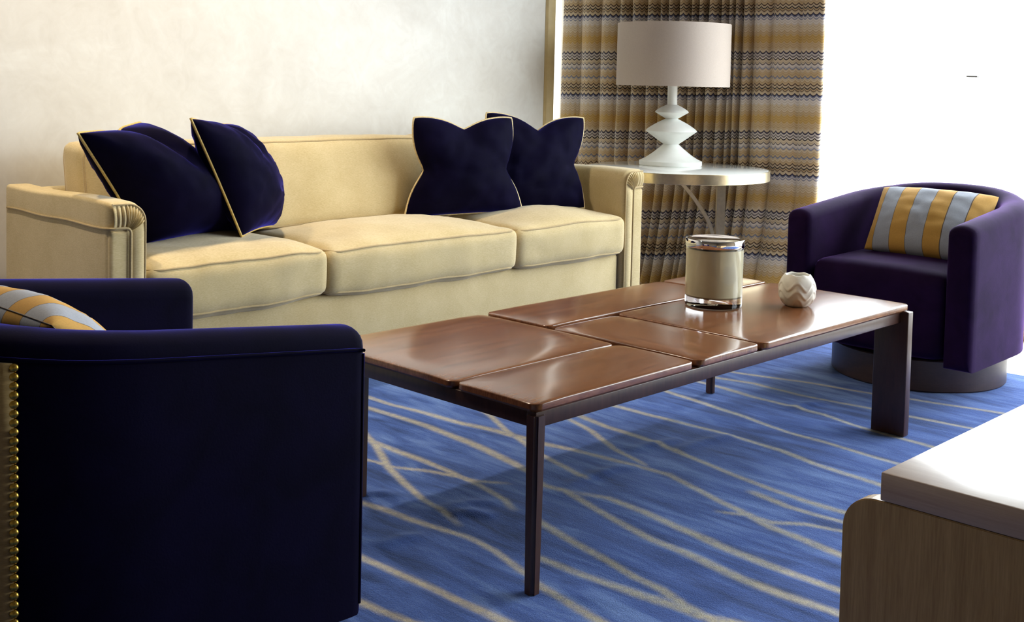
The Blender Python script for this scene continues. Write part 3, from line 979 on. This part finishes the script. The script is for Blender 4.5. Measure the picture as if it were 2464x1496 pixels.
panels = [  # x0,x1,y0,y1,top,slope(l,r,f,b),material
    (1.712, 2.272, 1.820, 2.302, TZ + 0.000, (1, 1, 1, .6), 'walnut'),
    (1.712, 2.264, 1.572, 1.812, TZ + 0.000, (1, .3, .6, .8), 'walnut'),
    (2.284, 2.548, 1.572, 2.050, TZ + 0.000, (1, .4, .5, 1), 'walnut_cross'),
    (2.286, 3.092, 2.062, 2.302, TZ + 0.002, (1, .3, .4, .5), 'walnut'),
    (2.558, 3.372, 1.566, 2.052, TZ + 0.001, (.5, .2, .4, .3), 'walnut'),
    (3.104, 3.372, 2.064, 2.302, TZ + 0.002, (.5, .2, .3, .3), 'walnut_cross')]
for (x0, x1, y0, y1, z, sl, mt) in panels:
    link('top_panel', panel_me('top_panel', x0, x1, y0, y1, z - 0.022, z, 0.022, sl, 0.0032), mt, ct)
box('sub_top', (1.745, 1.600, 0.366), (3.345, 2.270, 0.3795), 'walnut_dark', ct, 0.002)
for lo, hi in (((1.722, 1.581, 0.346), (3.345, 1.606, 0.3795)), ((1.722, 2.258, 0.346), (3.345, 2.282, 0.3795)), ((1.722, 1.606, 0.346), (1.746, 2.258, 0.3795)), ((3.321, 1.606, 0.346), (3.345, 2.258, 0.3795))):
    box('apron_rail', lo, hi, 'walnut_dark', ct, 0.002)
def post(cx, cy, w0, w1, rz=0):
    bm = bmesh.new()
    bmesh.ops.create_cube(bm, size=1)
    for v in bm.verts:
        w = w1 if v.co.z > 0 else w0
        v.co.x = cx + v.co.x * w; v.co.y = cy + v.co.y * w; v.co.z = 0.0 if v.co.z < 0 else 0.372
    bmesh.ops.bevel(bm, geom=[e for e in bm.edges if abs(e.verts[0].co.z - e.verts[1].co.z) > 0.1], offset=0.007, segments=3, affect='EDGES')
    me = bpy.data.meshes.new('leg'); bm.to_mesh(me); bm.free()
    me.polygons.foreach_set('use_smooth', [True] * len(me.polygons))
    try: me.set_sharp_from_angle(angle=math.radians(50))
    except Exception: pass
    return link('leg', me, 'walnut_dark', ct)
post(1.732, 1.590, 0.028, 0.034)
post(1.826, 2.268, 0.026, 0.028)
post(3.325, 2.245, 0.027, 0.028)
box('leg', (3.342, 1.556, 0.0), (3.374, 1.664, 0.381), 'walnut_dark', ct, 0.003)

# ------------------------------------------------------------------ candle and bowl on the table
cc_ = (2.871, 1.938)
cz = TZ + 0.001
cd = empty('jar_candle', (cc_[0], cc_[1], cz))
tag(cd, 'large cream candle in a thick glass tumbler with a chrome lid', 'candle')
Rg = 0.0835
lathe('glass_tumbler', [(0.0, 0.0), (Rg - 0.006, 0.0), (Rg - 0.001, 0.004), (Rg, 0.010), (Rg, 0.180), (Rg - 0.004, 0.180), (Rg - 0.004, 0.036), (Rg - 0.012, 0.031), (0.0, 0.031)], 'glass', cd, 72, (cc_[0], cc_[1], cz))
lathe('wax', [(0.0, 0.0300), (Rg - 0.0125, 0.0300), (Rg - 0.0030, 0.0355), (Rg - 0.0030, 0.170), (Rg - 0.012, 0.1715), (0.0, 0.1705)], 'wax', cd, 72, (cc_[0], cc_[1], cz))
tube('wick', [(cc_[0], cc_[1], cz + 0.169), (cc_[0] + 0.001, cc_[1], cz + 0.179)], 0.001, 'ivory_cord', cd, n=6)
lathe('lid', [(0.0, 0.1815), (Rg - 0.005, 0.1815), (Rg - 0.005, 0.176), (Rg + 0.0012, 0.176), (Rg + 0.0025, 0.178), (Rg + 0.0025, 0.197), (Rg + 0.001, 0.1995), (Rg - 0.004, 0.200), (Rg - 0.010, 0.1985), (0.0, 0.1985)], 'chrome', cd, 72, (cc_[0], cc_[1], cz))

def bowl(cx, cy, z0):
    nth, nz_ = 144, 66
    hgt, rm = 0.094, 0.0525
    verts = []
    def wave(th, k): return math.cos(6 * th + math.pi)
    def prof(t):   # radius of the body by height
        return rm * max(0.0, (1 - (abs(t - 0.52) / 0.62) ** 2.4)) ** 0.5
    for i in range(nz_):
        t = i / (nz_ - 1)
        for k in range(nth):
            th = 2 * math.pi * k / nth
            top = 1 - 0.016 * wave(th, 0)
            tt = t * top
            r = prof(t * 0.985)
            # overlapping scalloped layers: each layer steps out above its wavy lower edge
            lay = 0
            for q, zb in enumerate((0.12, 0.37, 0.63)):
                e = tt - (zb + 0.12 * wave(th, q))
                lay += 0.0038 / (1 + math.exp(-e * 70)) - 0.0042 * min(1, max(0, e * 2.6)) * (1 if e > 0 else 0)
            r += lay
            verts.append((cx + r * math.cos(th), cy + r * math.sin(th), z0 + tt * hgt))
    nb_ = len(verts)
    # inside wall
    for i in range(14):
        t = 1 - i / 13 * 0.8
        for k in range(nth):
            th = 2 * math.pi * k / nth
            top = 1 - 0.016 * wave(th, 0) * (1 if i < 4 else 0.3)
            r = (prof(min(0.985, t * 0.985)) - 0.005 - (0.002 if i == 0 else 0.004)) if i else prof(0.985) - 0.002
            verts.append((cx + r * math.cos(th) * 0.98, cy + r * math.sin(th) * 0.98, z0 + t * top * hgt))
    faces = grid_faces(nz_ + 14, nth, False, True)
    faces.append(tuple(range(nth))[::-1])
    faces.append(tuple(range((nz_ + 13) * nth, (nz_ + 14) * nth)))
    me = mesh_from('votive_bowl', verts, faces)
    bm = bmesh.new(); bm.from_mesh(me); bmesh.ops.recalc_face_normals(bm, faces=bm.faces); bm.to_mesh(me); bm.free()
    return tag(link('votive_bowl', me, 'ceramic'), 'small white ceramic bowl carved with overlapping wavy petals on the coffee table', 'bowl')
bowl(3.069, 1.777, TZ + 0.0015)

# ------------------------------------------------------------------ side table and lamp
stc = (4.50, 3.258)
STZ = 0.66
sr = 0.424
stb = empty('side_table', (stc[0], stc[1], 0))
tag(stb, 'round side table with white glass top, brass rim and arched brass legs beside the sofa', 'table')
lathe('table_top', [(0, -0.012), (sr - 0.006, -0.012), (sr - 0.006, 0.0), (sr - 0.010, 0.001), (0, 0.001)], 'white_glass', stb, 96, (stc[0], stc[1], STZ))
lathe('rim', [(sr - 0.020, -0.046), (sr, -0.046), (sr + 0.001, -0.045), (sr + 0.001, -0.001), (sr, 0.0), (sr - 0.0055, 0.0), (sr - 0.0055, -0.013), (sr - 0.020, -0.013), (sr - 0.020, -0.046)], 'champagne', stb, 96, (stc[0], stc[1], STZ))
def bar_me(name, path, wid, thk, ang):
    """flat bar bent in the vertical plane at angle ang through the table centre; path of (radius, z)"""
    ca_, sa_ = math.cos(ang), math.sin(ang)
    verts = []
    for i, (r, z) in enumerate(path):
        p, q = path[max(0, i - 1)], path[min(len(path) - 1, i + 1)]
        tx, tz = q[0] - p[0], q[1] - p[1]; L = math.hypot(tx, tz)
        nx_, nz_ = -tz / L, tx / L
        for (a_, w_) in ((-thk, -wid), (-thk, wid), (thk, wid), (thk, -wid)):
            rr = r + nx_ * a_; zz_ = max(FZ, min(STZ - 0.046, z + nz_ * a_))
            verts.append((stc[0] + rr * ca_ - w_ * sa_, stc[1] + rr * sa_ + w_ * ca_, zz_))
    faces = grid_faces(len(path), 4, False, True) + [(0, 1, 2, 3), tuple(range((len(path) - 1) * 4, len(path) * 4))[::-1]]
    me = mesh_from(name, verts, faces, False)
    bm = bmesh.new(); bm.from_mesh(me); bmesh.ops.recalc_face_normals(bm, faces=bm.faces); bm.to_mesh(me); bm.free()
    return me
for ang in (math.radians(-46), math.radians(134)):
    rl = 0.205
    lg = link('leg', bar_me('leg', [(rl, STZ - 0.046), (rl, 0.3), (rl, FZ if ang < 0 else 0.0)], 0.017, 0.020, ang), 'champagne', stb)
    if ang > 0: continue
    arc = [tuple(p) for p in catmull([(0.0, 0.606), (0.016, 0.588), (0.060, 0.540), (0.097, 0.491), (0.147, 0.413), (0.171, 0.344), (0.181, 0.25), (0.186, 0.12), (0.187, 0.03)], 5)]
    link('brace', bar_me('brace', arc, 0.016, 0.008, ang), 'champagne', lg)
box('foot_bar', (stc[0] - 0.03, stc[1] - 0.03, FZ), (stc[0] + 0.03, stc[1] + 0.03, 0.02), 'champagne', stb, 0.003)
tube('stretcher', [(stc[0] + 0.205 * math.cos(a_), stc[1] + 0.205 * math.sin(a_), 0.012) for a_ in (math.radians(-46), math.radians(134))], 0.010, 'champagne', stb, n=8)

lc = (4.592, 3.372)
lamp = empty('table_lamp', (lc[0], lc[1], STZ + 0.001))
tag(lamp, 'table lamp with white plaster stacked-cone base and drum shade on the side table', 'lamp')
def Lz(y): return (397.5 - y) * 0.002014
prof = [(0, 0), (0.149, 0), (0.151, 0.003), (0.151, Lz(387))]
for k in range(1, 9):       # base sweeps in, slightly hollow
    t = k / 8; prof.append((0.151 + (0.036 - 0.151) * (t ** 0.82), Lz(387) + (Lz(347) - Lz(387)) * t ** 1.05))
for k in range(1, 7):
    t = k / 6; prof.append((0.036 + (0.123 - 0.036) * t ** 0.97, Lz(347) + (Lz(316) - Lz(347)) * t))
prof.append((0.1235, Lz(315)))
for k in range(1, 8):
    t = k / 7; prof.append((0.123 + (0.029 - 0.123) * t ** 1.25, Lz(315) + (Lz(286) - Lz(315)) * t ** 0.95))
for k in range(1, 6):
    t = k / 5; prof.append((0.029 + (0.0815 - 0.029) * t, Lz(286) + (Lz(270.5) - Lz(286)) * t))
for k in range(1, 7):
    t = k / 6; prof.append((0.0815 + (0.0235 - 0.0815) * t ** 1.3, Lz(270) + (Lz(252) - Lz(270)) * t ** 0.9))
prof += [(0.0235, Lz(190)), (0.0, Lz(190))]
lathe('lamp_base', prof, 'plaster', lamp, 72, (lc[0], lc[1], STZ + 0.001), 28)
zb_, zt_ = Lz(207.5) + STZ, Lz(59.5) + STZ
sh = lathe('lamp_shade', [(0.270, 0), (0.2725, 0.0005), (0.2715, zt_ - zb_ - 0.0005), (0.2695, zt_ - zb_), (0.268, zt_ - zb_ - 0.002), (0.2685, 0.002), (0.270, 0)], 'shade', lamp, 96, (lc[0], lc[1], zb_))
for k in range(3):
    a_ = k * 2 * math.pi / 3 + 0.3
    tube('shade_spoke', [(lc[0], lc[1], zt_ - 0.012), (lc[0] + 0.268 * math.cos(a_), lc[1] + 0.268 * math.sin(a_), zt_ - 0.006)], 0.002, 'champagne', lamp, n=6)
tube('lamp_stem', [(lc[0], lc[1], STZ + Lz(192)), (lc[0], lc[1], zt_)], 0.006, 'champagne', lamp, n=10)
lathe('finial', [(0, -0.004), (0.006, -0.004), (0.006, 0.002), (0.003, 0.005), (0.005, 0.010), (0.0035, 0.015), (0, 0.017)], 'champagne', lamp, 16, (lc[0], lc[1], zt_))

# ------------------------------------------------------------------ barrel chairs
CW, CF, CB = 0.352, 0.38, -0.37           # half width, front and back of the shell
def chair_path(off, n=72):
    """plan path at inset off from the outer outline: near arm front -> round the back -> far arm front. returns (x, y, s)"""
    w = CW - off
    xb = CB + off
    R1 = 0.30 - off * 0.6
    pts = []
    ex = 2.2
    N1, N2 = 16, 40
    xs = CB + 0.36                      # where the curve begins
    for k in range(N1): pts.append((CF + (xs - CF) * k / N1, -w * (1 - 0.015 * (k / N1))))
    for k in range(N2 + 1):
        a_ = math.pi * k / N2 
        c, s = math.cos(a_), math.sin(a_)
        y = -w * 0.985 * math.copysign(abs(c) ** (2 / ex), c)
        x = xs - (xs - xb) * abs(s) ** (2 / ex)
        pts.append((x, y))
    for k in range(1, N1 + 1): pts.append((xs + (CF - xs) * k / N1, w * (1 - 0.015 * (1 - k / N1))))
    return pts
TOPX = [-0.40, -0.33, -0.25, -0.16, -0.07, 0.04, 0.17, 0.30, 0.38]
TOPZ = [0.694, 0.684, 0.669, 0.658, 0.649, 0.638, 0.625, 0.612, 0.604]
def chair_top(x):
    return float(np.interp(x, TOPX, TOPZ))
BZ = 0.085
def barrel_chair(name, loc, heading, mat, welts=True, nails=False, base=True, BZ=0.085, er=0.030):
    root = empty(name, (0, 0, 0))
    T = 0.098
    Po = chair_path(0.0); Pi = chair_path(T)
    n = len(Po)
    verts = []
    K = 10
    st = []
    for q in (1.0, 0.97, 0.9, 0.8, 0.65, 0.45, 0.22): st.append((0, CF - er + er * q, q))
    for i in range(n):
        if Po[i][0] < CF - er - 0.001: st.append((i, None, 0.0))
    for q in (0.22, 0.45, 0.65, 0.8, 0.9, 0.97, 1.0): st.append((n - 1, CF - er + er * q, q))
    for (i, xf, q) in st:
        (xo, yo), (xi, yi) = Po[i], Pi[i]
        if xf is not None: xo = xi = xf
        c_ = math.sqrt(max(0.0, 1 - q * q))
        ths = 0.60 + 0.40 * c_                    # arm thins toward its rounded front edge
        top = chair_top(xo) - er * (1 - c_) * 0.95
        bot = BZ + 0.03 * (1 - c_)
        hr = 0.036 * (0.5 + 0.5 * c_)
        sec = [(0, bot), (0, bot + 0.02), (0, 0.22), (0, 0.38), (0, top - hr)]
        for k in range(1, K):
            a_ = math.pi * k / K
            sec.append((0.5 - 0.5 * math.cos(a_), top - hr + hr * math.sin(a_) ** 0.8))
        sec += [(1, top - hr), (1, 0.42), (1, 0.25), (1, bot)]
        for (t, z) in sec:
            t = 0.5 + (t - 0.5) * ths
            verts.append((xo + (xi - xo) * t, yo + (yi - yo) * t, z))
    m_ = len(sec); ns_ = len(st)
    faces = grid_faces(ns_, m_)
    faces += [(i * m_, (i + 1) * m_, (i + 1) * m_ + m_ - 1, i * m_ + m_ - 1) for i in range(ns_ - 1)]
    faces.append(tuple(range(m_))); faces.append(tuple(range((ns_ - 1) * m_, ns_ * m_))[::-1])
    me = mesh_from('shell', verts, faces)
    bm = bmesh.new(); bm.from_mesh(me)
    bmesh.ops.recalc_face_normals(bm, faces=bm.faces)
    bm.to_mesh(me); bm.free()
    me.polygons.foreach_set('use_smooth', [True] * len(me.polygons))
    try: me.set_sharp_from_angle(angle=math.radians(55))
    except Exception: pass
    sh = link('shell', me, mat, root)
    # seat block and front apron fill the horseshoe
    wi = CW - T
    def ti(p): return p
    cushion('seat', (CB + 0.10, -wi + 0.004, BZ + 0.02), (CF - 0.016, wi - 0.002, 0.430), mat, root, r=0.036, crown=0.022, bulge=0.006, seed=31, n=(20, 20, 10), wob=0.002)
    if base:
        lathe('swivel_base', [(0, 0), (0.306, 0), (0.309, 0.004), (0.309, BZ - 0.010), (0.306, BZ - 0.006), (0.10, BZ - 0.004), (0.10, BZ), (0, BZ)], 'chair_base', root, 72)
    if welts:
        # seam under the rolled top, round the whole outside, and down each arm front
        path = []
        for i in range(n):
            x, y = Po[i]
            if x > CF - er - 0.002: continue
            path.append((x, y + 0.0012 * (1 if y > 0 else -1), chair_top(x) - 0.037))
        path = [(CF - er * 0.4, path[0][1], chair_top(CF) - 0.038)] + path + [(CF - er * 0.4, path[-1][1], chair_top(CF) - 0.038)]
        tube('welt', path, 0.0032, mat, sh, n=6)
        xw = CF - er * 0.42
        hw = CW - 0.5 * 0.098 * 0.40 * (1 - math.sqrt(1 - 0.58 ** 2)) + 0.0008
        for s in (-1, 1):
            tube('welt', [(xw, s * hw, z) for z in np.linspace(0.560, BZ + 0.02, 14)], 0.0032, mat, sh, n=6)
    # outside back panel in tan cloth between the two nail rows
    xn = CF - 0.598
    idx = [i for i in range(n) if Po[i][0] <= xn + 0.001]
    verts = []
    ring = []
    def at_x(sign):
        for i in range(n - 1):
            a_, b_ = Po[i], Po[i + 1]
            if (a_[0] - xn) * (b_[0] - xn) <= 0 and (a_[1] * sign > 0):
                t = (xn - a_[0]) / (b_[0] - a_[0] + 1e-12)
                return (xn, a_[1] + (b_[1] - a_[1]) * t)
    line = [at_x(-1)] + [Po[i] for i in idx] + [at_x(1)]
    for j, (x, y) in enumerate(line):
        p, q = line[max(0, j - 1)], line[min(len(line) - 1, j + 1)]
        tx, ty = q[0] - p[0], q[1] - p[1]; L = math.hypot(tx, ty) + 1e-12
        nx_, ny_ = ty / L, -tx / L
        if nx_ * (x - 0.1) + ny_ * y < 0: nx_, ny_ = -nx_, -ny_
        o_ = 0.004
        for z in np.linspace(BZ + 0.002, chair_top(x) - 0.042, 6):
            verts.append((x + nx_ * o_, y + ny_ * o_, z))
        ring.append((x, y, nx_, ny_))
    me = mesh_from('back_panel', verts, grid_faces(len(line), 6))
    bm = bmesh.new(); bm.from_mesh(me); bmesh.ops.recalc_face_normals(bm, faces=bm.faces); bm.to_mesh(me); bm.free()
    bp = link('back_panel', me, 'tan', root)
    so = bp.modifiers.new('thick', 'SOLIDIFY'); so.thickness = 0.003; so.offset = 0
    if nails:
        x, y, nx_, ny_ = ring[0]
        nm = lathe_me('nailhead', [(0.0068, 0), (0.0066, 0.0012), (0.0055, 0.0030), (0.0035, 0.0042), (0.0012, 0.0048), (0, 0.0049)], 12, (0, 0, 0), 80)
        nm.materials.append(M['nail'])
        rotm = Vector((0, 0, 1)).rotation_difference(Vector((nx_, ny_, 0))).to_matrix().to_4x4()
        zt = chair_top(x) - 0.048
        cnt = int((zt - BZ) / 0.0136)
        for k in range(cnt):
            o = bpy.data.objects.new('nailhead', nm)
            COL.objects.link(o)
            o.parent = bp
            o.matrix_local = Matrix.Translation((x + nx_ * 0.004, y + ny_ * 0.004, zt - k * 0.0136)) @ rotm
    root.location = loc
    root.rotation_euler = (0, 0, heading)
    return root
RCH = ((4.170), 1.900)
chR = barrel_chair('swivel_chair', (RCH[0], RCH[1], 0), math.pi, 'plum', welts=False, BZ=0.118)
tag(chR, 'deep plum velvet barrel swivel chair on a round dark base by the bright window', 'chair', 'velvet barrel chairs')
LCH = (0.937, 1.975)
chL = barrel_chair('swivel_chair', (LCH[0], LCH[1], 0), -0.030, 'navy', welts=True, nails=True, er=0.016)
tag(chL, 'near-black navy velvet barrel chair with brass nailheads, seen from behind at lower left', 'chair', 'velvet barrel chairs')

tag(pillow('striped_pillow', (4.285, 2.118, 0.668), (4.285, 1.668, 0.668), (4.05, 1.650, 0.452), (4.05, 2.070, 0.452), 0.075, 0.055, 'stripe', None, pinch=0.03, seed=41, wrinkle=0.006, power=0.42, corner=0.01),
    'ochre and blue-grey striped pillow on the plum chair by the window', 'pillow', 'striped chair pillows')
tag(pillow('striped_pillow', (0.80, 1.765, 0.655), (0.80, 2.20, 0.655), (1.00, 2.21, 0.450), (1.00, 1.755, 0.450), 0.080, 0.055, 'stripe', 'walnut_dark', pinch=0.03, seed=44, wrinkle=0.005, power=0.42, corner=0.03, cord_r=0.0012),
    'ochre and blue-grey striped pillow inside the near-black chair at lower left', 'pillow', 'striped chair pillows')

# ------------------------------------------------------------------ oak cabinet, lower right
cab = empty('cabinet', (1.9, 0.3, FZ + 0.012))
tag(cab, 'pale oak cabinet with thick slab top and rounded end panel at lower right', 'cabinet')
CX = 1.566
box('slab_top', (CX, -1.2, 0.4585), (CX + 0.55, 0.761, 0.500), 'oak_top', cab, 0.0025, 2)
def end_panel(x0, x1):
    prof = []
    y1, z1, r = 0.8185, 0.4575, 0.052
    prof += [(-1.2, 0.0), (y1, 0.0), (y1, z1 - r)]
    for k in range(1, 10):
        a_ = math.pi / 2 * k / 9
        prof.append((y1 - r + r * math.cos(a_), z1 - r + r * math.sin(a_)))
    prof += [(-1.2, z1)]
    n = len(prof)
    verts = [(x, y, z) for x in (x0, x1) for (y, z) in prof]
    faces = [tuple(range(n)), tuple(range(n, 2 * n))[::-1]] + [(i, n + i, n + (i + 1) % n, (i + 1) % n) for i in range(n)]
    me = mesh_from('end_panel', verts, faces, False)
    bm = bmesh.new(); bm.from_mesh(me); bmesh.ops.recalc_face_normals(bm, faces=bm.faces)
    bmesh.ops.bevel(bm, geom=[e for e in bm.edges if abs(e.verts[0].co.x - e.verts[1].co.x) < 1e-6], offset=0.0015, segments=2, affect='EDGES')
    bm.to_mesh(me); bm.free()
    return link('end_panel', me, 'oak', cab)
end_panel(CX + 0.001, CX + 0.03)
end_panel(CX + 0.51, CX + 0.54)
box('body', (CX + 0.031, -1.2, 0.03), (CX + 0.509, 0.75, 0.458), 'oak', cab, 0.002)
